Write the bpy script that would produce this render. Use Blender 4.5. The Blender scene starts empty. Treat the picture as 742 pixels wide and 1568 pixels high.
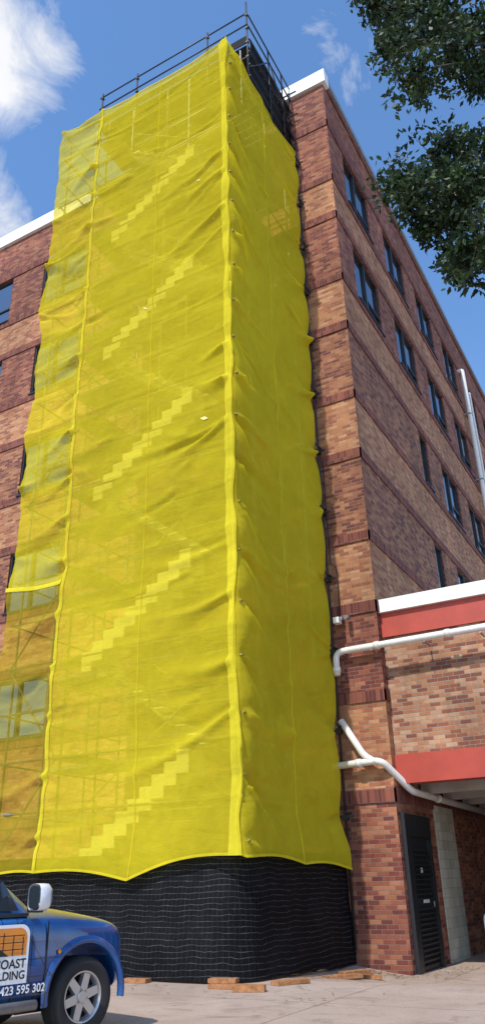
import bpy, bmesh, math, random
from mathutils import Vector, Matrix, noise
random.seed(7)
S=0.865
r=Vector((.8755,.4833,0)); h=Vector((-.4833,.8755,0)); UP=Vector((0,0,1))
scene=bpy.context.scene
# ---------------------------------------------------------------- nodes
class NT:
    def __init__(s,mat):
        mat.use_nodes=True; s.t=mat.node_tree; s.t.nodes.clear()
    def n(s,typ,ins=None,**props):
        nd=s.t.nodes.new(typ)
        for k,v in props.items(): setattr(nd,k,v)
        if ins:
            for k,v in ins.items():
                sock=nd.inputs[k]
                if isinstance(v,bpy.types.NodeSocket): s.t.links.new(v,sock)
                else: sock.default_value=v
        return nd
    def m(s,op,a,b=0.0,c=None):
        d={0:a,1:b}
        if c is not None: d[2]=c
        return s.n('ShaderNodeMath',d,operation=op).outputs[0]
    def mix(s,f,a,b,bt='MIX'):
        nd=s.n('ShaderNodeMix',{0:f,6:a,7:b},data_type='RGBA',blend_type=bt)
        return nd.outputs[2]
    def ramp(s,f,stops,interp='LINEAR'):
        nd=s.n('ShaderNodeValToRGB',{0:f}); cr=nd.color_ramp; cr.interpolation=interp
        while len(cr.elements)<len(stops): cr.elements.new(.5)
        for e,(p,c) in zip(cr.elements,stops):
            e.position=p; e.color=c if len(c)==4 else (*c,1)
        return nd.outputs[0]
    def noise(s,vec,scale,detail=4,rough=.6,dist=0):
        return s.n('ShaderNodeTexNoise',{'Vector':vec,'Scale':scale,'Detail':detail,'Roughness':rough,'Distortion':dist}).outputs[0]
    def out(s,sh): s.n('ShaderNodeOutputMaterial',{0:sh})
def C(*a): return (a[0],a[1],a[2],1)
MATS={}
def simple(name,col,rough=.6,metal=0,var=.25,nscale=3,bump=.0,spec=.5):
    m=bpy.data.materials.new(name); t=NT(m)
    geo=t.n('ShaderNodeNewGeometry').outputs['Position']
    nz=t.noise(geo,nscale,6,.65)
    dark=tuple(c*(1-var) for c in col); lite=tuple(min(1,c*(1+var*.6)) for c in col)
    c=t.ramp(nz,[(.3,dark),(.7,lite)])
    ins={'Base Color':c,'Roughness':rough,'Metallic':metal,'Specular IOR Level':spec}
    if bump:
        ins['Normal']=t.n('ShaderNodeBump',{'Height':t.noise(geo,nscale*12,4),'Strength':bump,'Distance':.02}).outputs[0]
    t.out(t.n('ShaderNodeBsdfPrincipled',ins).outputs[0]); MATS[name]=m; return m
def brick(name,cols,mortar,bw=.24,bh=.086,mt=.010,offset=.5,lo=.70,hi=1.1,rough=.85,gain=1):
    cols=[tuple(min(.75,x*gain) for x in c) for c in cols]
    m=bpy.data.materials.new(name); t=NT(m)
    uv=t.n('ShaderNodeUVMap').outputs[0]
    sp=t.n('ShaderNodeSeparateXYZ',{0:uv}); u=sp.outputs[0]; v=sp.outputs[1]
    row=t.m('DIVIDE',v,bh); rowf=t.m('FLOOR',row)
    par=t.m('MULTIPLY',t.m('FRACT',t.m('MULTIPLY',rowf,.5)),2*offset)
    col=t.m('ADD',t.m('DIVIDE',u,bw),par); colf=t.m('FLOOR',col)
    idv=t.n('ShaderNodeCombineXYZ',{0:colf,1:rowf,2:3.3}).outputs[0]
    wn=t.n('ShaderNodeTexWhiteNoise',{'Vector':idv},noise_dimensions='3D')
    n=len(cols)
    bc=t.ramp(wn.outputs[0],[(i/n,c) for i,c in enumerate(cols)],'CONSTANT')
    fu=t.m('FRACT',col); fv=t.m('FRACT',row)
    du=t.m('MULTIPLY',t.m('MINIMUM',fu,t.m('SUBTRACT',1,fu)),bw)
    dv=t.m('MULTIPLY',t.m('MINIMUM',fv,t.m('SUBTRACT',1,fv)),bh)
    d=t.m('MINIMUM',du,dv)
    mask=t.n('ShaderNodeMapRange',{0:d,1:mt*.35,2:mt*.75}).outputs[0]
    geo=t.n('ShaderNodeNewGeometry').outputs['Position']
    big=t.ramp(t.noise(geo,.35,5,.6),[(.3,(lo,)*3),(.7,(hi,)*3)])
    strk=t.n('ShaderNodeMapping',{'Vector':geo,'Scale':(1.2,1.2,.12)}).outputs[0]
    st=t.ramp(t.noise(strk,1.5,5,.7),[(.3,(.70,)*3),(.6,(1.04,)*3)])
    fine=t.ramp(t.noise(geo,45,3),[(.3,(.82,)*3),(.7,(1.12,)*3)])
    c=t.mix(mask,C(*mortar),bc)
    c=t.mix(1.0,c,big,'MULTIPLY'); c=t.mix(1.0,c,st,'MULTIPLY'); c=t.mix(1.0,c,fine,'MULTIPLY')
    bp=t.n('ShaderNodeBump',{'Height':mask,'Strength':.6,'Distance':.008}).outputs[0]
    t.out(t.n('ShaderNodeBsdfPrincipled',{'Base Color':c,'Roughness':rough,'Normal':bp,'Specular IOR Level':.25}).outputs[0])
    MATS[name]=m; return m
brick('brick_salmon',[(.38,.16,.078),(.45,.21,.10),(.33,.125,.06),(.42,.19,.088),(.28,.10,.056),(.48,.25,.135),(.40,.17,.082)],(.32,.235,.175),gain=1.12)
brick('brick_red',[(.225,.068,.044),(.275,.09,.053),(.175,.050,.036),(.31,.118,.062),(.14,.042,.034),(.24,.079,.048),(.35,.148,.082)],(.25,.17,.14),gain=1.10)
brick('brick_brown',[(.25,.092,.050),(.32,.13,.066),(.19,.064,.041),(.36,.16,.08),(.14,.046,.036),(.27,.104,.054)],(.26,.19,.15),gain=1.13)
brick('brick_soldier',[(.17,.048,.036),(.22,.066,.045),(.13,.036,.03),(.25,.082,.05)],(.20,.14,.12),bw=.086,bh=.26,offset=0,gain=1.1)
brick('brick_mixed',[(.38,.17,.095),(.46,.25,.15),(.28,.10,.058),(.40,.195,.105),(.22,.085,.058),(.49,.29,.18)],(.36,.31,.26),bh=.086,gain=1.08)
brick('block_cream',[(.55,.52,.42),(.60,.57,.47),(.50,.47,.38)],(.40,.38,.32),bw=.40,bh=.20,mt=.012)
simple('white_fascia',(.78,.78,.76),.5,var=.12)
simple('red_paint',(.42,.055,.032),.5,var=.2,nscale=1.5)
simple('soffit',(.38,.35,.32),.8,var=.2)
simple('black_frame',(.018,.018,.02),.45,var=.3)
simple('black_steel',(.025,.026,.028),.5,var=.4,metal=.3)
simple('galv_steel',(.33,.33,.33),.5,metal=.6,var=.3,nscale=8)
simple('alu',(.90,.90,.88),.5,var=.04)
simple('deck',(.34,.31,.25),.7,var=.3)
simple('pvc',(.74,.72,.68),.35,var=.1,nscale=6)
simple('roofing',(.45,.45,.44),.7)
simple('timber',(.40,.18,.07),.8,var=.5,nscale=14,bump=.3)
simple('dark_int',(.05,.045,.04),.9)
simple('bark',(.09,.065,.045),.9,var=.5,nscale=10,bump=.5)
simple('label',(.6,.6,.58),.5)
simple('patch',(.80,.74,.25),.6)
simple('tie',(.30,.26,.05),.6)
simple('litter',(.22,.14,.07),.9,var=.5,nscale=20)
def glass():
    m=bpy.data.materials.new('window_glass'); t=NT(m)
    g=t.n('ShaderNodeBsdfGlossy',{'Color':(.8,.86,.92,1),'Roughness':.02}).outputs[0]
    d=t.n('ShaderNodeBsdfDiffuse',{'Color':(.012,.015,.018,1)}).outputs[0]
    lw=t.n('ShaderNodeLayerWeight',{'Blend':.4}).outputs[0]
    f=t.m('ADD',t.m('MULTIPLY',lw,.60),.25)
    t.out(t.n('ShaderNodeMixShader',{0:f,1:d,2:g}).outputs[0]); MATS['window_glass']=m
glass()
def netmat(name,col,transp,trl,tcol):
    m=bpy.data.materials.new(name); t=NT(m)
    geo=t.n('ShaderNodeNewGeometry').outputs['Position']
    c=t.ramp(t.noise(geo,.35,7,.62,.4),[(.28,tuple(x*.80 for x in col)),(.72,col)])
    c=t.mix(1.0,c,t.ramp(t.noise(geo,3.5,5,.7,1.0),[(.3,(.90,)*3),(.7,(1.03,)*3)]),'MULTIPLY')
    mp=t.n('ShaderNodeMapping',{'Vector':geo,'Scale':(1,1,2.4),'Rotation':(0.1,.25,0)}).outputs[0]
    b1=t.n('ShaderNodeBump',{'Height':t.noise(mp,1.3,4,.55,.8),'Strength':.25,'Distance':.12}).outputs[0]
    b=t.n('ShaderNodeBump',{'Height':t.noise(mp,5,5,.65,1.2),'Strength':.26,'Distance':.025,'Normal':b1}).outputs[0]
    d=t.n('ShaderNodeBsdfDiffuse',{'Color':c,'Roughness':.5,'Normal':b}).outputs[0]
    tr=t.n('ShaderNodeBsdfTranslucent',{'Color':c,'Normal':b}).outputs[0]
    x=t.n('ShaderNodeMixShader',{0:trl,1:d,2:tr}).outputs[0]
    tp=t.n('ShaderNodeBsdfTransparent',{'Color':(*tcol,1)}).outputs[0]
    x=t.n('ShaderNodeMixShader',{0:transp,1:x,2:tp}).outputs[0]
    t.out(x); MATS[name]=m
netmat('yellow_net',(.88,.735,.034),.37,.20,(1,.95,.42))
netmat('yellow_net_strip',(.90,.78,.05),.10,.20,(1,.95,.5))
netmat('yellow_net_seam',(.88,.74,.04),.20,.20,(1,.95,.5))
netmat('yellow_net_thin',(.60,.47,.03),.50,.20,(1,.88,.48))
def blackmesh():
    m=bpy.data.materials.new('black_mesh'); t=NT(m)
    uv=t.n('ShaderNodeUVMap').outputs[0]
    geo=t.n('ShaderNodeNewGeometry').outputs['Position']
    sp=t.n('ShaderNodeSeparateXYZ',{0:uv}); u=sp.outputs[0]; v=sp.outputs[1]
    wob=t.m('MULTIPLY',t.noise(geo,1.3,3),.16); wob2=t.m('MULTIPLY',t.noise(geo,9,2),.02)
    vv=t.m('ADD',t.m('ADD',v,wob),wob2)
    l=t.m('MULTIPLY',t.m('LESS_THAN',t.m('FRACT',t.m('DIVIDE',vv,.085)),.09),.8)
    fu=t.m('FRACT',t.m('DIVIDE',t.m('ADD',u,wob),.085))
    l2=t.m('MULTIPLY',t.m('LESS_THAN',fu,.09),.22)
    brk=t.ramp(t.noise(geo,5,5,.75),[(.35,(0.15,)*3),(.68,(1,)*3)])
    ms=t.m('MULTIPLY',t.m('MAXIMUM',l,l2),brk)
    c=t.mix(ms,C(.004,.004,.005),C(.12,.12,.125))
    dust=t.ramp(t.noise(geo,1.1,6,.7),[(.5,(0,0,0)),(.85,(.012,.012,.012))])
    c=t.mix(1.0,c,dust,'ADD')
    t.out(t.n('ShaderNodeBsdfPrincipled',{'Base Color':c,'Roughness':.75,'Specular IOR Level':.12}).outputs[0]); MATS['black_mesh']=m
blackmesh()
def ground():
    m=bpy.data.materials.new('concrete_ground'); t=NT(m)
    geo=t.n('ShaderNodeNewGeometry').outputs['Position']
    c=t.ramp(t.noise(geo,.5,8,.65,.6),[(.25,(.31,.23,.18)),(.5,(.40,.305,.245)),(.75,(.47,.38,.315))])
    sp=t.ramp(t.noise(geo,30,5,.7),[(.3,(.80,)*3),(.7,(1.1,)*3)])
    c=t.mix(1.0,c,sp,'MULTIPLY')
    st=t.ramp(t.noise(geo,1.6,6,.75,1.5),[(.52,(1,)*3),(.70,(.58,.56,.54))])
    c=t.mix(1.0,c,st,'MULTIPLY')
    s=t.n('ShaderNodeSeparateXYZ',{0:geo})
    j1=t.m('LESS_THAN',t.m('FRACT',t.m('DIVIDE',t.m('ADD',s.outputs[0],1.2),3.6)),.005)
    j2=t.m('LESS_THAN',t.m('FRACT',t.m('DIVIDE',t.m('ADD',s.outputs[1],.3),3.6)),.005)
    c=t.mix(t.m('MAXIMUM',j1,j2),c,C(.12,.10,.09))
    b=t.n('ShaderNodeBump',{'Height':t.noise(geo,60,4),'Strength':.3,'Distance':.01}).outputs[0]
    t.out(t.n('ShaderNodeBsdfPrincipled',{'Base Color':c,'Roughness':.85,'Normal':b}).outputs[0]); MATS['concrete_ground']=m
ground()
def leafmat(name,a,b):
    m=bpy.data.materials.new(name); t=NT(m)
    geo=t.n('ShaderNodeNewGeometry').outputs['Position']
    c=t.ramp(t.noise(geo,6,3),[(.3,a),(.7,b)])
    p=t.n('ShaderNodeBsdfPrincipled',{'Base Color':c,'Roughness':.5,'Specular IOR Level':.3}).outputs[0]
    tr=t.n('ShaderNodeBsdfTranslucent',{'Color':c}).outputs[0]
    t.out(t.n('ShaderNodeMixShader',{0:.25,1:p,2:tr}).outputs[0]); MATS[name]=m
leafmat('leaf_dark',(.012,.026,.010),(.028,.052,.018))
leafmat('leaf_light',(.036,.068,.022),(.068,.115,.036))
# ---------------------------------------------------------------- mesh builder
class MB:
    def __init__(s): s.v=[];s.f=[];s.m=[];s.names=[];s.sm=[];
    def mi(s,n):
        if n not in s.names: s.names.append(n)
        return s.names.index(n)
    def face(s,pts,mat,smooth=False):
        b=len(s.v); s.v+= [Vector(p) for p in pts]; s.f.append(tuple(range(b,b+len(pts)))); s.m.append(s.mi(mat)); s.sm.append(smooth)
    def grid(s,pts,nu,nv,mat,smooth=True,closed_u=False):
        b=len(s.v); s.v+=[Vector(p) for p in pts]; k=s.mi(mat) if isinstance(mat,str) else None
        for j in range(nv-1):
            for i in range(nu if closed_u else nu-1):
                i2=(i+1)%nu
                s.f.append((b+j*nu+i,b+j*nu+i2,b+(j+1)*nu+i2,b+(j+1)*nu+i)); s.sm.append(smooth)
                s.m.append(k if k is not None else s.mi(mat(i,j)))
    def box(s,x0,x1,y0,y1,z0,z1,mat,M=None):
        c=[Vector((x,y,z)) for z in (z0,z1) for y in (y0,y1) for x in (x0,x1)]
        if M: c=[M@p for p in c]
        b=len(s.v); s.v+=c; k=s.mi(mat)
        for f in ((0,2,3,1),(4,5,7,6),(0,1,5,4),(2,6,7,3),(0,4,6,2),(1,3,7,5)):
            s.f.append(tuple(b+i for i in f)); s.m.append(k); s.sm.append(False)
    def tube(s,path,rad,mat,n=8,caps=True):
        path=[Vector(p) for p in path]; rings=[]
        rr=rad if isinstance(rad,(list,tuple)) else [rad]*len(path)
        prev=None
        for i,p in enumerate(path):
            d=(path[min(i+1,len(path)-1)]-path[max(i-1,0)]).normalized()
            a=(prev-d*prev.dot(d)) if prev is not None else d.orthogonal()
            if a.length<1e-5: a=d.orthogonal()
            a.normalize(); prev=a; bb=d.cross(a)
            rings+= [p+(a*math.cos(2*math.pi*k/n)+bb*math.sin(2*math.pi*k/n))*rr[i] for k in range(n)]
        b=len(s.v)
        s.grid(rings,n,len(path),mat,True,True)
        if caps:
            k=s.mi(mat)
            s.f.append(tuple(b+i for i in range(n))[::-1]); s.m.append(k); s.sm.append(False)
            s.f.append(tuple(b+(len(path)-1)*n+i for i in range(n))); s.m.append(k); s.sm.append(False)
    def build(s,name,parent=None,uvscale=1,M=None):
        me=bpy.data.meshes.new(name)
        vs=[(M@v if M else v)*S for v in s.v]
        me.from_pydata(vs,[],s.f)
        for n in s.names: me.materials.append(MATS[n])
        me.polygons.foreach_set('material_index',s.m); me.polygons.foreach_set('use_smooth',s.sm)
        me.update()
        uv=me.uv_layers.new(name='UVMap'); co=[v.co for v in me.vertices]
        for p in me.polygons:
            n=p.normal; ax,ay,az=abs(n.x),abs(n.y),abs(n.z)
            for li in p.loop_indices:
                c=co[me.loops[li].vertex_index]
                uv.data[li].uv=(c.x,c.y) if az>ax and az>ay else ((c.y,c.z) if ax>ay else (c.x,c.z))
        o=bpy.data.objects.new(name,me); scene.collection.objects.link(o)
        if parent: attach(o,parent)
        return o
def attach(o,parent):
    o.parent=parent; o.matrix_parent_inverse=Matrix.Translation(parent.location).inverted()
def empty(name,loc):
    e=bpy.data.objects.new(name,None); e.location=Vector(loc)*S; scene.collection.objects.link(e); return e
def sm(a,b,x):
    t=max(0,min(1,(x-a)/(b-a))); return t*t*(3-2*t)
def gz(x,y): return -.30*sm(-9.0,-6.2,x)*sm(14,18.5,y)
# ---------------------------------------------------------------- ground
g=MB()
xs=[-400,-120,-50,-25]+[-16+.5*i for i in range(41)]+[12,40,120,400]
ys=[-400,-100,-30,-5,3]+[8+.5*i for i in range(45)]+[40,80,200,500]
g.grid([(x,y,gz(x,y)) for y in ys for x in xs],len(xs),len(ys),'concrete_ground')
g.build('ground')
# ---------------------------------------------------------------- brick building
KX=-6.44; WY=18.9
bld=empty('brick_building',(KX,WY,0))
heads=[3.48,8.26,13.0,17.75,22.6,27.3]
sills=[6.0,10.45,15.2,19.9,24.55]
def layers():
    L=[(-.6,3.3,'brick_red')]
    mats=['brick_red','brick_brown','brick_brown','brick_red','brick_red']
    for i in range(5):
        hb=heads[i]; sl=sills[i]; nh=heads[i+1]
        L+=[(hb-.18,hb+.14,'brick_soldier'),(hb+.14,sl-.28,'brick_salmon'),(sl-.28,sl,'brick_soldier'),(sl,nh-.18,mats[i])]
    L+=[(27.12,27.44,'brick_soldier'),(27.44,29.4,'brick_red')]
    return L
def wall(mb,axis,const,u0,u1,L,ops,depth=.20,frames=None):
    def P(u,z,d=0): return (u,const+d,z) if axis=='x' else (const-d,u,z)
    us=sorted(set([u0,u1]+[o[0] for o in ops]+[o[1] for o in ops]))
    for z0,z1,mat in L:
        zz=sorted(set([z0,z1]+[z for o in ops for z in (o[2],o[3]) if z0<z<z1]))
        proud=-.04 if mat=='brick_soldier' else 0
        for a,b in zip(zz,zz[1:]):
            run=None
            for p,q in zip(us,us[1:]):
                cu,cz=(p+q)/2,(a+b)/2
                hole=any(o[0]<cu<o[1] and o[2]<cz<o[3] for o in ops)
                if not hole: run=[run[0],q] if run else [p,q]
                if (hole or q==us[-1]) and run:
                    mb.face([P(run[0],a,proud),P(run[1],a,proud),P(run[1],b,proud),P(run[0],b,proud)],mat)
                    if proud:
                        for zc in (a,b): mb.face([P(run[0],zc,proud),P(run[1],zc,proud),P(run[1],zc,0),P(run[0],zc,0)],mat)
                    run=None
    for (a,b,c,d) in ops:
        mb.face([P(a,c),P(a,d),P(a,d,depth),P(a,c,depth)],'brick_red'); mb.face([P(b,c),P(b,d),P(b,d,depth),P(b,c,depth)],'brick_red')
        mb.face([P(a,d),P(b,d),P(b,d,depth),P(a,d,depth)],'brick_red'); mb.face([P(a,c),P(b,c),P(b,c,depth),P(a,c,depth)],'brick_red')
        fr=frames
        def bx(ua,ub,za,zb,d0,d1,m):
            if axis=='x': fr.box(ua,ub,const+d0,const+d1,za,zb,m)
            else: fr.box(const-d1,const-d0,ua,ub,za,zb,m)
        t=.075
        bx(a,b,d-t,d,.05,.15,'black_frame'); bx(a,b,c,c+t,.05,.15,'black_frame')
        bx(a,a+t,c+t,d-t,.05,.15,'black_frame'); bx(b-t,b,c+t,d-t,.05,.15,'black_frame')
        W=b-a
        if W>1.4:
            bx(a+W*.46-.05,a+W*.46+.05,c+t,d-t,.04,.16,'black_frame')
            bx(a+W*.46+.05,b-t,c+.78,c+.85,.06,.14,'black_frame')
        e=random.uniform(-.008,.008); e2=random.uniform(-.008,.008)
        fr.face([P(a+.02,c+.02,.12+e),P(b-.02,c+.02,.12+e2),P(b-.02,d-.02,.12-e),P(a+.02,d-.02,.12-e2)],'window_glass')
        bx(a-.02,b+.02,c-.06,c-.003,-.09,.19,'black_frame')
rows=[(24.6,27.1),(19.95,22.4),(15.25,17.55),(10.5,12.8)]
side_ops=[]
for ri,(c,d) in enumerate(rows):
    for i in range(13):
        a=20.35+4.4*i
        if ri>=2 and i==0: continue
        if ri>=2 and i==1: side_ops.append((26.1,27.1,c,d)); continue
        side_ops.append((a,a+2.55,c,d))
front_ops=[]
for (c,d) in rows+[(6.05,8.0)]:
    for i in range(8):
        a=-20.3-4.3*i; front_ops.append((a,a+2.4,c,d))
w=MB(); fr=MB()
wall(w,'x',WY,-60,KX,layers(),front_ops,frames=fr)
wall(w,'y',KX,WY,80,layers(),side_ops,frames=fr)
w.face([(-60,WY,-.6),(-60,80,-.6),(-60,80,29.4),(-60,WY,29.4)],'brick_red'); w.face([(-60,80,-.6),(KX,80,-.6),(KX,80,29.4),(-60,80,29.4)],'brick_red')
w.build('walls',bld); fr.build('windows',bld)
rf=MB()
rf.box(-60,KX-.3,WY+.3,80,29.3,29.42,'roofing')
rf.box(-60,KX+.14,WY-.14,WY+.28,29.42,30.1,'white_fascia')
rf.box(KX-.28,KX+.14,WY+.283,80,29.6,29.9,'galv_steel')
rf.box(KX-.24,KX+.06,WY+.283,80,29.4,29.597,'brick_soldier')
rf.build('roof_parapet',bld)
# door on side wall
d=MB()
d.box(KX+.003,KX+.10,19.10,19.42,-.5,3.05,'black_frame')
d.box(KX+.003,KX+.10,19.42,21.1,2.55,3.05,'black_frame')
d.box(KX+.003,KX+.09,20.98,21.1,-.5,2.55,'black_frame')
d.box(KX+.003,KX+.03,19.42,20.98,-.5,2.55,'black_frame')
for k in range(24):
    if k in(12,): continue
    z=-.15+k*.105
    M=Matrix.Translation((KX+.05,20.2,z))@Matrix.Rotation(math.radians(35),4,'Y')
    d.box(-.05,.05,-.66,.66,-.008,.008,'black_steel',M)
d.box(KX+.03,KX+.075,19.45,19.54,-.28,2.5,'black_steel'); d.box(KX+.03,KX+.075,20.87,20.96,-.28,2.5,'black_steel')
d.box(KX+.075,KX+.10,19.95,20.35,1.10,1.17,'label'); d.box(KX+.075,KX+.10,20.75,20.80,1.0,1.12,'galv_steel')
d.box(KX+.075,KX+.09,20.0,20.12,1.75,1.86,'label')
d.build('louvre_door',bld)
bw=MB()
bw.box(KX+.003,KX+.05,21.85,23.6,-.5,3.4,'block_cream')
bw.build('block_wall',bld)
# annex
an=empty('brick_annex',(-6,19.2,0))
a=MB(); AX0=KX+.004; AX1=14; AY=19.2
a.box(AX0,AX1,AY,AY+.3,4.4,7.4,'brick_mixed')
a.box(AX0,AX1,AY-.05,AY+.3,7.403,8.06,'red_paint')
a.box(AX0,AX1,AY-.16,AY+.3,8.063,8.42,'white_fascia')
a.box(AX0,AX1,AY-.08,AY+.3,3.72,4.397,'red_paint')
a.box(AX0,AX1,AY+.303,38,8.1,8.3,'roofing')
a.box(AX0,AX1,AY+.303,38,3.85,3.95,'soffit')
for k in range(9): a.box(AX0+.1,AX1,AY+1.5+k*2,AY+1.75+k*2,3.60,3.847,'soffit')
a.box(AX0,AX1,30,30.3,-.5,3.84,'dark_int')
a.box(AX1-.3,AX1-.003,AY+.303,29.99,-.5,3.84,'brick_mixed')
for k in range(3): a.box(-1+k*4.5,-.5+k*4.5,AY+.5,AY+1,-.5,3.58,'soffit')
a.build('annex_shell',an)
# pipes
def bend(path,rad=.22,n=5):
    path=[Vector(p) for p in path]; out=[path[0]]
    for i in range(1,len(path)-1):
        p=path[i]; a_=(path[i-1]-p); b_=(path[i+1]-p)
        ra=min(rad,a_.length*.45,b_.length*.45); A=p+a_.normalized()*ra; B=p+b_.normalized()*ra
        for k in range(n+1):
            t=k/n; out.append(A*(1-t)**2+p*2*t*(1-t)+B*t*t)
    out.append(path[-1]); return out
pp=MB()
PR=.085
pp.tube(bend([(-7.60,18.68,6.45),(-7.60,18.68,7.08),(5,18.78,7.2)]),PR,'pvc',12)
pp.tube(bend([(-7.60,18.68,5.30),(-7.05,18.68,4.38),(-6.75,18.66,4.2)]),PR,'pvc',12)
pp.tube(bend([(-7.9,18.68,4.20),(-6.62,18.66,4.24),(-6.15,19.35,3.55),(-6.15,29,3.45)],.2),PR,'pvc',12)
for c,dr in (((-6.45,18.69,7.09),(1,0,0)),((-7.60,18.68,6.6),(0,0,1)),((-4.6,18.71,7.11),(1,0,0)),((-7.2,18.67,4.22),(1,0,0)),((-6.15,21.5,3.53),(0,1,0))):
    c=Vector(c); dr=Vector(dr); pp.tube([c-dr*.07,c+dr*.07],PR+.02,'pvc',12)
for x in (-7.4,-6.6,-5.2,-3.8): pp.box(x-.02,x+.02,18.65,19.1,6.97,7.0,'galv_steel')
pp.build('drain_pipe')
dp=MB()
dp.tube(bend([(KX+.0,36.6,26.9),(KX+.28,36.6,26.9),(KX+.28,36.6,8.3)],.25),.12,'pvc',12)
dp.tube(bend([(KX+.0,37.6,26.0),(KX+.28,37.6,26.0),(KX+.28,37.6,8.3)],.25),.07,'pvc',12)
for z in (24,20,16,12): dp.box(KX,KX+.4,36.45,36.75,z,z+.06,'galv_steel')
dp.build('downpipe')
li=MB()
li.box(-7.55,-7.35,18.70,18.86,7.95,8.03,'galv_steel'); li.box(-7.53,-7.37,18.50,18.70,7.82,7.98,'pvc'); li.tube([(-7.2,18.8,8.0),(-7.2,18.55,7.95)],.06,'galv_steel')
li.tube([(-7.45,18.83,8.0),(-7.45,18.83,9.5),(-7.62,18.83,9.7),(-7.62,18.83,13)],.015,'black_steel',5)
li.build('security_light')
gr=MB(); gr.tube(bend([(-5.65,22.6,-.3),(-5.65,22.6,.75),(-5.65,24.2,.75),(-5.65,24.2,-.3)],.2),.025,'alu'); gr.build('grab_rail')
# ---------------------------------------------------------------- scaffold
CX,CY=-7.797,13.78
W,D=6.9,4.9
sc=empty('scaffold',(CX-W/2,CY+D/2,0))
po=MB(); R0=.03
S_=[.36,2.5,5.0,6.75]; T_=[.36,1.65,3.3,4.75]
lifts=[2.0+2.3*k for k in range(11)]
for s_ in S_:
    for t_ in T_:
        top=26.0 if t_<1 else 28.2
        po.tube([(CX-s_,CY+t_,0.02),(CX-s_,CY+t_,top)],R0,'galv_steel')
for z in lifts:
    i0=.05 if z>2.5 else .5
    for zz in (z,z+1.15):
        for t_ in (.15,1.65,4.75): po.tube([(CX-i0,CY+t_,zz),(CX-W+.05,CY+t_,zz)],R0*.85,'galv_steel',6)
        for s_ in (.15,6.75): po.tube([(CX-s_,CY+i0,zz),(CX-s_,CY+4.85,zz)],R0*.85,'galv_steel',6)
for i,z in enumerate(lifts[:-1]):
    if i%2: po.tube([(CX-5.0,CY+.2,z),(CX-6.75,CY+.2,z+2.3)],R0*.8,'galv_steel',6)
    else: po.tube([(CX-6.75,CY+.2,z),(CX-5.0,CY+.2,z+2.3)],R0*.8,'galv_steel',6)
po.tube([(CX+.10,CY+4.98,.2),(CX+.10,CY+4.98,27)],.035,'black_steel')
for k in range(12):
    z=3.0+2.05*k
    po.tube([(CX-.3,CY+4.93,z),(CX+.34,CY+4.93,z+.03)],.03,'black_steel',6)
    po.tube([(CX+.20,CY+4.6,z+.1),(CX+.20,CY+5.08,z+.1)],.03,'black_steel',6)
    po.box(CX+.05,CX+.18,CY+4.88,CY+5.02,z-.07,z+.07,'black_steel')
TY=15.4
for x in (-14.4,-12.7,-9.5,CX-.05):
    tp=30.25 if x!=CX-.05 else 30.7
    po.tube([(x,TY,26),(x,TY,tp)],.032,'black_steel')
    for z in (27.6,28.4,29.2,29.95): po.box(x-.05,x+.05,TY-.05,TY+.05,z-.04,z+.04,'black_steel')
for z in (30.0,29.35): po.tube([(-14.5,TY-.03,z),(CX,TY-.03,z)],.028,'black_steel')
for yy in (17.0,18.1,18.7):
    po.tube([(CX-.02,yy,26),(CX-.02,yy,30.0 if yy<18.5 else 29.6)],.032,'black_steel')
for z in (29.95,29.3,28.6,27.9,27.2,26.6): po.tube([(CX+.0,TY,z),(CX+.0,18.85,z)],.028,'black_steel')
for z in (29.6,28.3): po.tube([(CX-2.2,18.75,z),(CX+.3,18.75,z)],.028,'black_steel')
po.tube([(CX+.02,TY,27.0),(CX+.02,17.0,29.3)],.026,'black_steel'); po.tube([(CX+.02,18.7,27.0),(CX+.02,17.0,29.3)],.026,'black_steel')
po.build('poles',sc)
dk=MB()
for z in lifts[1:]:
    for k in range(5): dk.box(CX-W+.2,CX-.2,CY+1.75+k*.3,CY+2.02+k*.3,z+.03,z+.08,'deck')
    dk.box(CX-1.2,CX-.25,CY+.3,CY+1.6,z+.03,z+.08,'deck'); dk.box(CX-5.3,CX-4.5,CY+.3,CY+1.6,z+.03,z+.08,'deck')
for k in range(9): dk.box(-14.5,CX-.06,TY+.05+k*.36,TY+.38+k*.36,28.30,28.36,'black_steel')
dk.box(-14.5,CX-.06,TY-.03,TY+.0,28.36,28.75,'black_mesh')
dk.box(CX-.1,CX-.07,TY+.05,18.8,26.3,28.0,'black_mesh')
dk.box(CX-.1,CX-.07,TY+.3,18.8,28.36,29.0,'black_mesh')
dk.build('decks',sc)
st=MB()
for i,z in enumerate(lifts[:-1]):
    A=(i%2==0)
    x0,x1=(CX-4.5,CX-1.4) if A else (CX-1.4,CX-4.5)
    y0,y1=(CY+.30,CY+.90) if A else (CY+1.05,CY+1.6)
    n=10
    for k in range(n):
        f=(k+.5)/n; x=x0+(x1-x0)*f; zz=z+2.3*f
        st.box(x-.17,x+.17,y0,y1,zz-.02,zz+.02,'alu')
        if A:
            for yy in (y0,y1): st.box(x-.155,x+.155,yy-.012,yy+.012,zz-.46,zz-.021,'alu')
        dxx=.158 if x1>x0 else -.158
        if A: st.box(x-dxx-.006,x-dxx+.006,y0+.013,y1-.013,zz-.25,zz-.022,'alu')
    if not A:
        for yy in (y0,y1): st.tube([(x0,yy,z-.1),(x1,yy,z+2.2)],.04,'galv_steel',6)
    a_=Vector((x0,y0,z-.15)); b_=Vector((x1,y0,z+2.15))
    st.tube([a_+Vector((0,0,1.1)),b_+Vector((0,0,1.1))],.022,'galv_steel',6)
st.build('stairs',sc)
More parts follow.
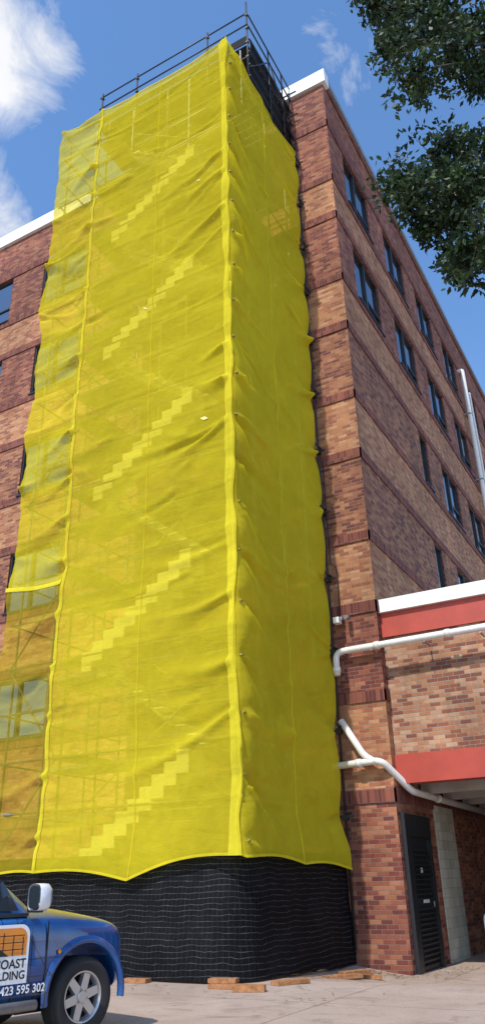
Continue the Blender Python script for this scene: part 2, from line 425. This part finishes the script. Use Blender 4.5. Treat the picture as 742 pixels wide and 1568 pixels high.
# ---- net
def nz(x,y,z=0): return noise.noise(Vector((x,y,z)))
rc=random.Random(5)
CR=[]
def fan(q0,z0,dq,n,base,spread,L,amp):
    for k in range(n):
        CR.append((q0,z0+rc.uniform(-.1,.1),dq,base+spread*(k-(n-1)/2)+rc.uniform(-.05,.05),L*rc.uniform(.6,1.15),amp*rc.uniform(.4,1.2)*(1 if rc.random()<.75 else -1),rc.uniform(.045,.12)))
for k in range(21):
    z=2.3+1.2*k
    fan(-.08,z,-1,3,-.42,.40,2.3*rc.uniform(.6,1.4),.115)
    if rc.random()<.55: fan(.12,z+rc.uniform(-.3,.3),1,rc.choice((2,3,4)),rc.uniform(-.40,.05),.16,rc.uniform(.9,3.6),.080)
for k in range(19):
    z=2.6+1.3*k
    fan(5.0,z,1,3,rc.uniform(-.25,.25),.25,1.8,.10)
    if rc.random()<.45: fan(5.0,z,-1,2,rc.uniform(-.2,.2),.16,rc.uniform(.7,2.2),.060)
for k in range(12):
    z=3.0+2.05*k
    fan(-4.85,z,1,3,rc.uniform(-.1,.25),.3,rc.uniform(1.2,2.5),.11)
    fan(6.85,z+.5,-1,3,rc.uniform(-.2,.1),.3,rc.uniform(.8,1.7),.09)
for k in range(12):
    fan(rc.uniform(.6,4.0),rc.uniform(3,25),1,2,rc.uniform(-.35,.3),.12,rc.uniform(.8,2.4),.050)
for k in range(12):
    fan(-rc.uniform(1.6,3.8),rc.uniform(3,25),rc.choice((1,-1)),2,rc.uniform(-.5,.3),.2,rc.uniform(.8,1.8),.075)
buck={}
for c in CR:
    z0=c[1]; z1=c[1]+c[3]*c[4]
    for b in range(int(min(z0,z1)*2)-1,int(max(z0,z1)*2)+2): buck.setdefault(b,[]).append(c)
def crease(q,z):
    d=0
    for (q0,z0,dq,sl,L,am,wd) in buck.get(int(z*2),()):
        a=(q-q0)*dq
        if a<-.05 or a>=L: continue
        if (q<0)!=(q0<0): continue
        f=max(0,a/L); zc=z0+sl*a-.10*math.sin(math.pi*f)*L*.6
        e=(z-zc)/(wd*(1+1.5*f))
        if abs(e)<2.5: d+=am*math.exp(-e*e)*min(1,(a+.05)/.15)*(1-f)**.7
    return d
def disp(q,z):
    if q>=0:
        lb=sm(4.8,5.4,q)
        d=.09*nz(q*.4,z*.25,1)+.04*nz(q*1.1,z*.8,4)+.024*nz(q*.8,z*2.0+.5*q,6)
        d+=lb*(.12*nz(q*.6,z*.9,12)+.05*nz(q*.7,z*3,13))
        d+=.08*math.exp(-q/.3)*abs(math.sin(math.pi*(z+1.3-.25*q)/1.2))
        d+=.05*math.exp(-abs(q-5)/.2)*abs(math.sin(math.pi*z/1.3))
        lz=((z-2.0)/1.15)%1; lz=min(lz,1-lz)
        d+=.014*math.exp(-(lz/.05)**2)
        return d+crease(q,z)
    t=-q
    zz=z+1.3+.45*t-.05*t*t+.15*nz(t*.7,z*.5,3)
    ph=abs(math.sin(math.pi*zz/1.2))
    am=.5+.9*abs(nz(0,z*.5,30))
    d=.30*am*math.exp(-t/.6)*(1-math.exp(-t/.10))*ph
    d+=.10*nz(t*.45,z*.3,5)+.05*nz(t*1.2,z*.7,6)+.025*nz(t*1.5,z*2,7)
    e=sm(4.0,4.9,t)
    d+=e*.08*(abs(math.sin(math.pi*(z+1.1-.2*(4.9-t))/2.05))-.25)
    return d+crease(q,z)
def zb(q):
    if q<0: 
        return 2.08-.2*(-q/4.9)+.08*abs(math.sin(math.pi*(-q/2.45)))-.04
    if q<2.57: f=q/2.57; return 2.08*(1-f)+1.70*f+.15*math.sin(math.pi*f)
    if q<5: f=(q-2.57)/2.43; return 1.70*(1-f)+1.90*f+.10*math.sin(math.pi*f)
    return 1.90+.03*math.sin((q-5)*3)
def zt(q):
    if q<0: t=-q; return 26.15+.14*math.exp(-t/.3)+.04*math.sin(t*3)
    return 26.15+.14*math.exp(-q/.3)-.10*math.sin(math.pi*min(1,q/5))+.14*math.exp(-abs(q-5)/.3)+.06*min(1,q/5)
def npos(q,v,off=0):
    z=zb(q)+(zt(q)-zb(q))*v
    dd=disp(q,z)*min(1,.35+v*30)+off+.13*(1-sm(0,.05,v))+.02
    if q>=0: base=Vector((CX-q,CY,z))
    else: base=Vector((CX,CY-q,z))
    k=sm(-.18,.18,q); n=Vector((1-k,-k,0)).normalized()
    if q>6.2:
        e=sm(6.2,6.9,q); base.x-= e*.12*(abs(math.sin(math.pi*(z-1)/2.3))-.4)+e*.12*nz(3,z*.4)
    if q<-4.4:
        e=sm(4.4,4.9,-q); base.y+= e*.07*(abs(math.sin(math.pi*(z+1.1)/2.05))-.5)
    return base+n*dd
qs=[-4.9+.065*i for i in range(int(4.8/.065))]+[-.10,-.05,0,.05,.10]+[.15+.065*i for i in range(int(6.75/.065)+1)]
qs=sorted(set(round(q,4) for q in qs))
NV=540
net=MB()
def nm(i,j):
    q=qs[i]; z=zb(q)+24.3*j/(NV-1)
    return 'yellow_net_thin' if (q>5.05 and z<8.55+.10*math.sin(q*2)) else 'yellow_net'
net.grid([npos(q,j/(NV-1)) for j in range(NV) for q in qs],len(qs),NV,nm)
net.build('shade_net',sc)
def strip(mb,q0,w0,off,wob=.03,seed=0,v0=0,v1=1,mat='yellow_net_strip'):
    pts=[]; n=500
    for j in range(n):
        v=v0+(v1-v0)*j/(n-1); z=2+24.3*v
        c=q0+wob*nz(seed,z*.4)+.5*wob*nz(seed+4,z*1.3); ww=w0*(1+.45*nz(seed+8,z*.8))
        for k in range(4): pts.append(npos(c-ww/2+ww*k/3,v,off+(.012 if k in(1,2) else -.01)))
    mb.grid(pts,4,n,mat)
sp=MB()
strip(sp,.11,.16,.03,.05,1); strip(sp,.05,.05,.055,.06,11); strip(sp,5.02,.10,.03,.06,2); strip(sp,2.53,.036,.014,.015,3,mat='yellow_net_seam'); strip(sp,-2.38,.030,.014,.02,4,mat='yellow_net_seam')
def hem(q0,q1,vf,hh,off=.02,mat='yellow_net_strip'):
    n=int((q1-q0)/.06); pts=[]
    for k in range(4):
        for i in range(n+1):
            q=q0+(q1-q0)*i/n; pts.append(npos(q,vf(q)+hh*k/3/24.3,off))
    sp.grid(pts,n+1,4,mat)
hem(-4.9,6.9,lambda q:0.0,.05,mat='yellow_net_seam'); hem(-4.9,6.9,lambda q:.9975,.05,mat='yellow_net_seam')
hem(5.08,6.88,lambda q:(8.6+.10*math.sin(q*2)-1.9)/24.4,.12,.03)
sp.build('net_seams',sc)
pt=MB()
for q,v,w_,h_ in ((.98,.766,.08,.06),(2.72,.60,.07,.06),(.78,.413,.14,.09)):
    pts=[npos(q-w_/2+w_*i/3+.03*j,v+h_*j/3/24.3,.02) for j in range(4) for i in range(4)]
    pt.grid(pts,4,4,'patch')
pt.build('patches',sc)
ti=MB()
for k in range(21):
    z=2.3+1.2*k; v=(z-2)/24.3
    if v<1:
        p=npos(-.06,v,.03)
        M=Matrix.Translation(p)@Matrix.Rotation(random.uniform(-.5,.5),4,'Y')
        ti.box(-.03,.03,-.04,.04,-.015,.015,'tie',M)
ti.build('net_ties',sc)
# base black mesh
bm_=MB()
def basep(q,z):
    rr=.7
    off=-.05+.06*nz(q*.8,z*.9,2)+.20*(1-z/2.2)*(.8+nz(q*.5,0,3))+.02*nz(q*3,z*3,5)
    if q<-rr*.785: t=-q-rr*.785; p=Vector((CX,CY+rr+t,z)); n=Vector((1,0,0))
    elif q>rr*.785: s_=q-rr*.785; p=Vector((CX-rr-s_,CY,z)); n=Vector((0,-1,0))
    else:
        a_=(q/(rr*.785)+1)/2*math.pi/2
        n=Vector((math.cos(a_),-math.sin(a_),0)); p=Vector((CX-rr,CY+rr,z))+n*rr
    return p+n*off
bq=[-5.0+.08*i for i in range(int(11.6/.08))]
zs=[.05,.15,.3,.5,.7,.9,1.1,1.3,1.5,1.7,1.9,2.1,2.2]
def zadj(q,z): 
    p=basep(q,z); g0=gz(p.x,p.y)
    if z<.1: z=.03+.05*abs(nz(q*1.5,0,8))
    p.z=z+g0*(1-z/2.3); return p
bm_.grid([zadj(q,z) for z in zs for q in bq],len(bq),len(zs),'black_mesh')
bm_.build('base_mesh',sc)
def plank(x,y,ang,l,w_=.22,hh=.07,z=0,name='timber_plank'):
    mb=MB(); M=Matrix.Translation((x,y,gz(x,y)+z))@Matrix.Rotation(ang,4,'Z')
    mb.box(-l/2,l/2,-w_/2,w_/2,.004,hh,'timber',M); mb.build(name)
plank(-7.75,13.2,.1,.75); plank(-7.95,13.32,.2,.5,z=.07); plank(-7.25,12.95,.35,.55,.2,.10)
plank(-9.9,13.45,.1,.5); plank(-7.05,14.1,1.1,.7); plank(-7.0,16.3,.9,.8,z=0); plank(-6.95,16.8,1.2,.7,z=.075); plank(-6.8,17.2,.5,.5); plank(-7.1,17.4,1.0,.6,z=.0)
lt=MB()
for _ in range(420):
    u=random.random()
    if u<.5: x=random.uniform(-7.4,-5.4); y=18.75-abs(random.gauss(0,.35)) if x<-6.4 else 19+random.uniform(-.6,2)
    elif u<.8: x=-7.5+abs(random.gauss(0,.3)); y=random.uniform(14,18.7)
    else: x=random.uniform(-11,-5); y=random.uniform(12,18) 
    if x<-7.5 and y>13.4: continue
    z=gz(x,y)+.006+random.random()*.012; a_=random.uniform(0,6.28); l=random.uniform(.02,.06)
    d1=Vector((math.cos(a_),math.sin(a_),random.uniform(-.1,.3)))*l; d2=Vector((-math.sin(a_),math.cos(a_),.05))*l*.4; p=Vector((x,y,z+.01))
    lt.face([p-d1,p-d2,p+d1,p+d2],'litter')
lt.build('leaf_litter')
# ---------------------------------------------------------------- tree
blobs=[(-1.6,7.9,14.4,.24),(-1.4,8.4,14.7,.30),(-1.0,8.4,14.2,.40),(-0.6,9.0,14.8,.47),(-0.3,9.1,14.2,.47),(-1.3,7.8,13.0,.27),(-1.2,7.8,12.3,.27),(-1.4,8.8,13.2,.2),(-1.5,8.0,13.6,.24),(-0.7,8.4,13.2,.36),(-0.6,9.5,13.8,.42),(-0.45,8.9,13.0,.30),(-1.8,8.6,14.4,.18),
(-1.9,8.1,10.6,.17),(-1.7,8.4,11.0,.27),(-1.5,7.8,10.0,.27),(-1.3,8.6,11.4,.33),(-1.0,9.1,12.0,.28),(-0.6,8.8,11.4,.22),(-1.5,8.6,10.5,.30),(-1.2,8.7,10.8,.33),(-0.8,8.1,10.2,.33),(-0.8,9.1,10.8,.33),(-1.2,8.6,10.0,.30),(-1.0,8.3,9.3,.33),(-0.9,8.0,8.9,.29),(-1.3,8.9,9.7,.24),(-1.1,8.5,9.1,.2),(-1.5,8.6,10.1,.2)]
hubA=Vector((.31,9.65,14.38)); hubB=Vector((-.24,9.35,10.86))
def leaves(mb,c,rad,n):
    for _ in range(n):
        dv=Vector((random.gauss(0,1),random.gauss(0,1),random.gauss(0,1)*.85)).normalized()*rad*random.random()**.42*1.15
        base=c+dv; tw=Vector((random.gauss(0,1),random.gauss(0,1),random.gauss(0,.6))).normalized()
        mt='leaf_dark' if random.random()<.68 else 'leaf_light'
        for k in range(7):
            p=base+tw*.04*k
            ax=(tw*.5+Vector((random.gauss(0,1),random.gauss(0,1),random.gauss(0,1)-.3))).normalized(); sd=ax.orthogonal().normalized()
            sd=(Matrix.Rotation(random.uniform(0,6.28),3,ax)@sd)
            l=random.uniform(.08,.13); ww=l*.25
            mb.face([p,p+ax*l*.45+sd*ww,p+ax*l,p+ax*l*.5-sd*ww],mt)
tr=empty('tree',(2.9,11.2,0))
tb=MB(); lf=MB()
base=Vector((2.9,11.2,0)); 
trunk=[base,base+Vector((.1,-.1,3)),base+Vector((-.1,-.2,6.5)),base+Vector((-.5,-.3,9.5)),base+Vector((-.8,-.5,13))]
tb.tube(trunk,[.42,.34,.28,.22,.12],'bark',12)
def curve(a,b,sag,n=7):
    return [a.lerp(b,i/n)+Vector((.12*nz(i,a.x),.12*nz(i,b.y,3),sag*math.sin(math.pi*i/n))) for i in range(n+1)]
tb.tube(curve(trunk[3],hubA,.5),[.15-.012*i for i in range(8)],'bark'); tb.tube(curve(trunk[2],hubB,.4),[.13-.011*i for i in range(8)],'bark')
for i,(x,y,z,rd) in enumerate(blobs):
    p=Vector((x,y,z)); hb=hubA if i<13 else hubB
    tb.tube(curve(hb,p,-.1),[.03-.0033*k for k in range(8)],'bark',5)
    for _ in range(4):
        o=Vector((random.gauss(0,1),random.gauss(0,1),random.gauss(0,1)*.9)).normalized()*rd*.66
        leaves(lf,p+o,rd*.48,int(4+rd*rd*125))
    leaves(lf,p,rd*.6,int(3+rd*rd*60))
    for _ in range(4):
        o=Vector((random.gauss(0,1),random.gauss(0,1),random.gauss(0,1))).normalized()*rd*1.35
        leaves(lf,p+o,.09,4); tb.tube([p,p+o],[.008,.004],'bark',4)
for hb in (hubA,hubB):
    for _ in range(6):
        c=hb+Vector((random.uniform(.1,1.0),random.uniform(-.5,.5),random.uniform(-.3,.6))); leaves(lf,c,.45,50)
for _ in range(42):
    th=random.uniform(0,6.28); c=base+Vector((math.cos(th)*random.uniform(.5,3.5),math.sin(th)*random.uniform(.5,3.5),random.uniform(7.5,14.5)))
    c.x=max(c.x,1.8)
    leaves(lf,c,.8,36); tb.tube(curve(trunk[3],c,.1),[.06-.006*k for k in range(8)],'bark',5)
tb.build('trunk',tr); lf.build('foliage',tr)
# ---------------------------------------------------------------- car
def paint(name,c1,c2=None,scaf=False,metal=.3,rough=.25):
    m=bpy.data.materials.new(name); t=NT(m)
    geo=t.n('ShaderNodeNewGeometry').outputs['Position']
    c=t.ramp(t.noise(geo,1.2,3),[(.35,c1),(.65,c2 or c1)])
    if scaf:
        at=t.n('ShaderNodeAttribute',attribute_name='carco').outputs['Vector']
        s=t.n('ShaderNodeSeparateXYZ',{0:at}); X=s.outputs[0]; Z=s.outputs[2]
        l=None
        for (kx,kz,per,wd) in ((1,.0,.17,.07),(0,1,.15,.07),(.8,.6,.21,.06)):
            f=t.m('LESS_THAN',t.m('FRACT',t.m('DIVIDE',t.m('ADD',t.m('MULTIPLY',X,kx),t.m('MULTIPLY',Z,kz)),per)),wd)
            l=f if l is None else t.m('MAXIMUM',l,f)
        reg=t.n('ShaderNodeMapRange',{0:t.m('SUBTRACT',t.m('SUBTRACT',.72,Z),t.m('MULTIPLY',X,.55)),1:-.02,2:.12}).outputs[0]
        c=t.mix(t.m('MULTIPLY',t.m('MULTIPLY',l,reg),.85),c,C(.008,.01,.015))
    t.out(t.n('ShaderNodeBsdfPrincipled',{'Base Color':c,'Roughness':rough,'Metallic':metal,'Coat Weight':1.0,'Coat Roughness':.03}).outputs[0]); MATS[name]=m
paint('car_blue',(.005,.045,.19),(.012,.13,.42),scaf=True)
paint('car_white',(.72,.74,.76),None,metal=0)
simple('tyre',(.02,.02,.02),.8,var=.3); simple('alloy',(.55,.55,.56),.3,metal=.8,var=.1); simple('chrome',(.75,.75,.76),.12,metal=.9,var=.05)
simple('car_glass',(.02,.025,.03),.03,var=.1,spec=1.0); simple('black_plastic',(.02,.02,.02),.5); simple('decal_orange',(.75,.25,.03),.4); simple('decal_black',(.01,.01,.01),.4); simple('decal_white',(.8,.8,.8),.4,var=.05)
simple('lamp_lens',(.6,.6,.62),.1,metal=.4)
az=math.radians(42); k_=1.156
hd=(r*math.sin(az)+h*math.cos(az)); lfv=Vector((-hd.y,hd.x,0))
hub=r*(-2.02)+h*10.75
CM=Matrix(((hd.x*k_,lfv.x*k_,0,hub.x),(hd.y*k_,lfv.y*k_,0,hub.y),(0,0,k_,0),(0,0,0,1)))
car=empty('utility_truck',hub)
def carobj(mb,name,M=CM,sub=0,bools=None):
    me=bpy.data.meshes.new(name); me.from_pydata([tuple(v) for v in mb.v],[],mb.f)
    for n in mb.names: me.materials.append(MATS[n])
    me.polygons.foreach_set('material_index',mb.m); me.polygons.foreach_set('use_smooth',mb.sm); me.update()
    b=bmesh.new(); b.from_mesh(me); bmesh.ops.remove_doubles(b,verts=b.verts,dist=.0005); bmesh.ops.recalc_face_normals(b,faces=b.faces); b.to_mesh(me); b.free()
    o=bpy.data.objects.new(name,me); scene.collection.objects.link(o)
    if sub: 
        md=o.modifiers.new('s','SUBSURF'); md.levels=sub; md.render_levels=sub
    for bo in (bools or []):
        md=o.modifiers.new('b','BOOLEAN'); md.operation='DIFFERENCE'; md.object=bo; md.solver='EXACT'
    if sub or bools:
        dg=bpy.context.evaluated_depsgraph_get(); m2=bpy.data.meshes.new_from_object(o.evaluated_get(dg)); o.modifiers.clear(); o.data=m2
    me=o.data
    at=me.attributes.new('carco','FLOAT_VECTOR','POINT')
    for i,v in enumerate(me.vertices): at.data[i].vector=v.co
    me.transform(Matrix.Scale(S,4)@M); me.update()
    attach(o,car); return o
st_=[(.66,.50,.48,.76,.82),(.62,.74,.43,.90,.96),(.52,.86,.38,1.0,1.05),(.32,.91,.36,1.06,1.12),(0,.925,.36,1.09,1.18),(-.35,.925,.36,1.12,1.23),(-.6,.925,.36,1.13,1.24),(-1,.925,.36,1.13,1.17),(-1.8,.925,.36,1.13,1.17),(-2.7,.925,.36,1.13,1.17),(-3.2,.925,.38,1.13,1.16),(-4.1,.92,.42,1.13,1.16),(-4.25,.86,.46,1.08,1.12)]
body=MB(); pts=[]
for (x,w_,zb_,zs_,zt_) in st_:
    half=[(0,zb_),(w_*.88,zb_),(w_*.97,zb_+.10),(w_,.66),(w_*.985,.84 if zs_>.95 else .7),(w_*.985,zs_-.09),(w_*.94,zs_-.01),(w_*.80,zs_+.35*(zt_-zs_)),(w_*.4,zt_),(0,zt_+.01)]
    pts+=[(x,.925-y,z) for y,z in half]+[(x,.925+y,z) for y,z in half[-2:0:-1]]
nr=18
body.grid(pts,nr,len(st_),'car_blue',True,True)
body.f.append(tuple(range(nr))); body.m.append(0); body.sm.append(True)
b0=(len(st_)-1)*nr; body.f.append(tuple(range(b0,b0+nr))); body.m.append(0); body.sm.append(True)
def cyl(x,y0,y1,rad,z):
    mb=MB(); mb.tube([(x,y0,z),(x,y1,z)],rad,'black_plastic',40)
    me=bpy.data.meshes.new('c'); me.from_pydata([tuple(v) for v in mb.v],[],mb.f); me.materials.append(MATS['black_plastic'])
    b=bmesh.new(); b.from_mesh(me); bmesh.ops.recalc_face_normals(b,faces=b.faces); b.to_mesh(me); b.free()
    o=bpy.data.objects.new('cutter',me); scene.collection.objects.link(o); return o
cuts=[cyl(x,y0,y1,.455,.40) for x in (0,-3.2) for (y0,y1) in ((-.3,.36),(1.49,2.2))]
carobj(body,'body',sub=2,bools=cuts)
for c in cuts: bpy.data.objects.remove(c,do_unlink=True)
cb=MB()
rings=[]
prof=[(1.10,-.42,-2.88,.09),(1.18,-.52,-2.85,.11),(1.45,-.86,-2.72,.17),(1.66,-1.18,-2.58,.235),(1.735,-1.36,-2.50,.30),(1.765,-1.6,-2.35,.45)]
for (z,xf,xr,yi) in prof:
    c=.10
    q=[(xf-c*.7,yi),(xf,yi+.22),(xf+.05,.925),(xf,1.85-yi-.22),(xf-c*.7,1.85-yi),(xr+c,1.85-yi),(xr,1.85-yi-c),(xr,yi+c),(xr+c,yi),((xf+xr)/2,yi)]
    rings+=[(x,y,z) for x,y in q]
cb.grid(rings,10,len(prof),'car_blue',True,True)
cb.f.append(tuple(range((len(prof)-1)*10,len(prof)*10))); cb.m.append(0); cb.sm.append(True)
carobj(cb,'cabin',sub=1)
gl=MB()
def sidey(z):
    for (a_,b_) in zip(prof,prof[1:]):
        if a_[0]<=z<=b_[0]: f=(z-a_[0])/(b_[0]-a_[0]); return a_[3]*(1-f)+b_[3]*f
    return .2
for mir in (0,1):
    def Y(z,o=-.004): y=sidey(z)+o; return 1.85-y if mir else y
    for poly in ([(-.80,1.19),(-1.60,1.19),(-1.60,1.63),(-1.24,1.63),(-.98,1.46)],[(-1.70,1.19),(-2.50,1.19),(-2.42,1.60),(-1.70,1.63)]):
        gl.face([(x,Y(z),z) for x,z in poly],'car_glass')
    gl.box(-2.7,-.7,Y(1.15)-.02,Y(1.15)+.02,1.135,1.165,'black_plastic')
def wx(z):
    for (a_,b_) in zip(prof,prof[1:]):
        if a_[0]<=z<=b_[0]: f=(z-a_[0])/(b_[0]-a_[0]); return a_[1]*(1-f)+b_[1]*f
gl.face([(wx(1.2)+.045,.36,1.2),(wx(1.2)+.07,.925,1.2),(wx(1.2)+.045,1.49,1.2),(wx(1.63)+.04,1.40,1.63),(wx(1.63)+.06,.925,1.63),(wx(1.63)+.04,.45,1.63)],'car_glass')
carobj(gl,'glass')
def wheel(name,x,y,out):
    mb=MB(); N=36
    prof_=[(.215,.0),(.235,-.01),(.30,-.035),(.345,-.025),(.368,.02),(.372,.12),(.368,.21),(.34,.255),(.24,.25),(.20,.2)]
    pts=[]
    for (rd,w_) in prof_:
        for i in range(N):
            a_=2*math.pi*i/N; pts.append((x+rd*math.cos(a_),y+w_*out,.372+rd*math.sin(a_)))
    mb.grid(pts,N,len(prof_),'tyre',True,True)
    pr=[(.235,-.008),(.222,-.012),(.212,.01),(.195,.06),(.18,.12),(.0,.13)]
    pts=[]
    for (rd,w_) in pr:
        for i in range(N):
            a_=2*math.pi*i/N; pts.append((x+rd*math.cos(a_),y+w_*out,.372+rd*math.sin(a_)))
    mb.grid(pts,N,len(pr),lambda i,j:'alloy' if j<3 else 'black_plastic',True,True)
    for i in range(6):
        a_=2*math.pi*i/6+.25
        M=Matrix.Translation((x,y,.372))@Matrix.Rotation(-a_,4,'Y')
        u0,u1,h0,h1,d0,d1=(.03,.215,.045,.038,.012,.012)
        c=[(u0,-h0,d0),(u1,-h1,d1),(u1,h1,d1),(u0,h0,d0)]
        top=[M@Vector((u,dd*out,v)) for u,v,dd in c]; bot=[M@Vector((u,(dd+.06)*out,v*1.15)) for u,v,dd in c]
        mb.face(top,'alloy')
        for k in range(4): mb.face([top[k],top[(k+1)%4],bot[(k+1)%4],bot[k]],'alloy')
    mb.tube([(x,y+.0*out,.372),(x,y+.1*out,.372)],.05,'alloy',16)
    carobj(mb,name)
wheel('wheel_fr',0,.03,1); wheel('wheel_rr',-3.2,.03,1); wheel('wheel_fl',0,1.82,-1); wheel('wheel_rl',-3.2,1.82,-1)
fl=MB()
for xx in (0,-3.2):
    for yy,o in ((.0,-1),(1.85,1)):
        pts=[]
        for i in range(25):
            a_=math.radians(-8+196*i/24)
            for (rd,w_) in ((.452,-.03),(.462,.022),(.50,.028),(.53,-.004)): pts.append((xx+rd*math.cos(a_),yy+w_*o,.40+rd*math.sin(a_)))
        fl.grid(pts,4,25,'car_blue',True)
    fl.tube([(xx,.40,.40),(xx,1.45,.40)],.09,'black_plastic',12)
carobj(fl,'wheel_arch_flares')
mi=MB()
for yy,o in ((-.14,-1),(1.99,1)):
    pts=[]
    for (x,sc_) in ((-.64,.70),(-.69,1.0),(-.78,1.0),(-.80,.96)):
        for i in range(16):
            a_=2*math.pi*i/16; cx=math.copysign(abs(math.cos(a_))**.5,math.cos(a_))*.115*sc_; cz=math.copysign(abs(math.sin(a_))**.5,math.sin(a_))*.125*sc_
            pts.append((x,yy+cx,1.31+cz))
    mi.grid(pts,16,4,'car_white',True,True)
    mi.f.append(tuple(range(16))); mi.m.append(0); mi.sm.append(True)
    q=pts[-16:]; mi.face([(x-.001,yy+(y-yy)*.86,1.31+(z-1.31)*.86) for x,y,z in q],'car_glass')
    mi.box(-.74,-.68,min(yy,yy-o*.2),max(yy,yy-o*.2),1.17,1.22,'black_plastic')
carobj(mi,'mirrors')
tr_=MB()
def vline(x,z0,z1): tr_.box(x-.004,x+.004,-.004,.01,z0,z1,'black_plastic')
vline(-.50,.45,1.09); vline(-1.65,.42,1.10); vline(-2.62,.45,1.10)
tr_.box(-1.58,-1.40,-.03,.0,.93,.965,'chrome'); tr_.box(-2.56,-2.38,-.03,.0,.93,.965,'chrome')
tr_.tube([(-.62,-.04,.37),(-2.75,-.04,.37)],.045,'galv_steel',10)
tr_.box(.55,.64,.30,.48,.80,.90,'lamp_lens'); tr_.box(.55,.64,1.37,1.55,.80,.90,'lamp_lens'); tr_.box(.60,.675,.55,1.3,.62,.80,'black_plastic')
tr_.box(-.58,-.1,.35,1.5,.25,.36,'black_plastic')
tr_.tube([(-.35,-.002,.80),(-.35,-.012,.80)],.02,'decal_orange',10)
carobj(tr_,'trim')
dc=MB()
def rr(x0,x1,z0,z1,rad,y,m):
    P=[(x0,z0),(x1,z0)]
    for k in range(7): a_=math.pi/2*k/6; P.append((x1-rad+rad*math.cos(a_),z1-rad+rad*math.sin(a_)))
    P.append((x0,z1)); dc.face([(x,y,z) for x,z in P],m)
rr(-1.55,-.72,.56,1.07,.10,-.005,'decal_white'); rr(-1.52,-.75,.80,1.04,.09,-.007,'decal_orange')
for k in range(7): dc.box(-1.46+k*.11,-1.452+k*.11,-.010,-.0075,.80,1.02-.02*abs(k-3)*1,'decal_black')
for z in (.85,.91,.97): dc.box(-1.50,-.78,-.0125,-.0105,z,z+.007,'decal_black')
dc.face([(-1.52,-.015,.80),(-1.52,-.015,.93),(-1.4,-.015,.98),(-1.3,-.015,.83),(-1.1,-.015,.89),(-.95,-.015,.80)],'decal_black')
carobj(dc,'door_decal')
def text(body_,x1,z,size,mat):
    cu=bpy.data.curves.new('t','FONT'); cu.body=body_; cu.size=size; cu.align_x='RIGHT'; cu.offset=.002
    o=bpy.data.objects.new('t',cu); scene.collection.objects.link(o)
    dg=bpy.context.evaluated_depsgraph_get(); me=bpy.data.meshes.new_from_object(o.evaluated_get(dg)); bpy.data.objects.remove(o,do_unlink=True)
    me.materials.clear(); me.materials.append(MATS[mat])
    me.transform(Matrix.Scale(S,4)@CM@Matrix.Translation((x1,-.012,z))@Matrix.Rotation(math.pi/2,4,'X'))
    ob=bpy.data.objects.new('lettering',me); scene.collection.objects.link(ob); attach(ob,car)
text('GOLD COAST',-.745,.695,.11,'decal_black'); text('SCAFFOLDING',-.745,.60,.10,'decal_black'); text('0423 595 302',-.50,.475,.10,'decal_white')
# ---------------------------------------------------------------- world, sun, camera
thP=math.radians(25.8); ct,stt=math.cos(thP),math.sin(thP)
wd=bpy.data.worlds.new('World'); scene.world=wd; wd.use_nodes=True
t=NT.__new__(NT); t.t=wd.node_tree; t.t.nodes.clear()
sd=Vector((-.03,-.62,.78)).normalized()
el=math.asin(sd.z); rot=math.atan2(sd.x,sd.y)
sky=t.n('ShaderNodeTexSky',sky_type='NISHITA',sun_disc=False,sun_elevation=el,sun_rotation=rot,altitude=50,air_density=1.0,dust_density=.3,ozone_density=3.0)
dirv=t.n('ShaderNodeTexCoord').outputs['Generated']
def blob(c,s0,s1):
    v=t.n('ShaderNodeVectorMath',{0:dirv,1:Vector(c).normalized()},operation='DOT_PRODUCT').outputs['Value']
    return t.n('ShaderNodeMapRange',{0:v,1:math.cos(math.radians(s1)),2:math.cos(math.radians(s0))}).outputs[0]
b1=blob((-.4756,.335,.815),0,7); b2=blob((-.575,.441,.706),0,5); b3=t.m('MULTIPLY',blob((-.141,.524,.840),0,9),.5)
bk=t.n('ShaderNodeMapRange',{0:t.n('ShaderNodeVectorMath',{0:dirv,1:Vector((.5,-.8,.35)).normalized()},operation='DOT_PRODUCT').outputs['Value'],1:-.1,2:.6}).outputs[0]
bsum=t.m('ADD',t.m('ADD',b1,b2),t.m('ADD',b3,t.m('MULTIPLY',bk,.45)))
nzv=t.noise(dirv,9,10,.66,.5)
cl=t.m('SUBTRACT',t.m('ADD',t.m('MULTIPLY',bsum,.5),nzv),.78)
cm=t.n('ShaderNodeMapRange',{0:cl,1:0,2:.32}).outputs[0]
cc=t.mix(t.noise(dirv,9,6,.6),C(5.2,5.5,6.0),C(7.6,7.6,7.7))
hs=t.n('ShaderNodeHueSaturation',{'Color':sky.outputs[0],'Saturation':1.12,'Value':1.95}).outputs[0]
fin=t.mix(cm,hs,cc)
bg=t.n('ShaderNodeBackground',{'Color':fin,'Strength':.14})
t.n('ShaderNodeOutputWorld',{0:bg.outputs[0]})
sl=bpy.data.lights.new('sun','SUN'); sl.energy=4.4; sl.angle=math.radians(.5); sl.color=(1,.94,.85)
so=bpy.data.objects.new('sun',sl); scene.collection.objects.link(so); so.rotation_euler=sd.to_track_quat('Z','Y').to_euler()
cam=bpy.data.cameras.new('camera'); co=bpy.data.objects.new('camera',cam); scene.collection.objects.link(co)
cam.sensor_fit='VERTICAL'; cam.sensor_height=24; cam.lens=24*1178/1568; cam.clip_end=3000; cam.clip_start=.05
fwv=h*ct+UP*stt; U=-h*stt+UP*ct
Xc=r*.9997-U*.0242; Yc=r*.0242+U*.9997
Mx=Matrix((Xc,Yc,-fwv)).transposed().to_4x4(); Mx.translation=Vector((0,0,1.6))*S
co.matrix_world=Mx; scene.camera=co
scene.view_settings.view_transform='Standard'; scene.view_settings.look='None'; scene.view_settings.exposure=0
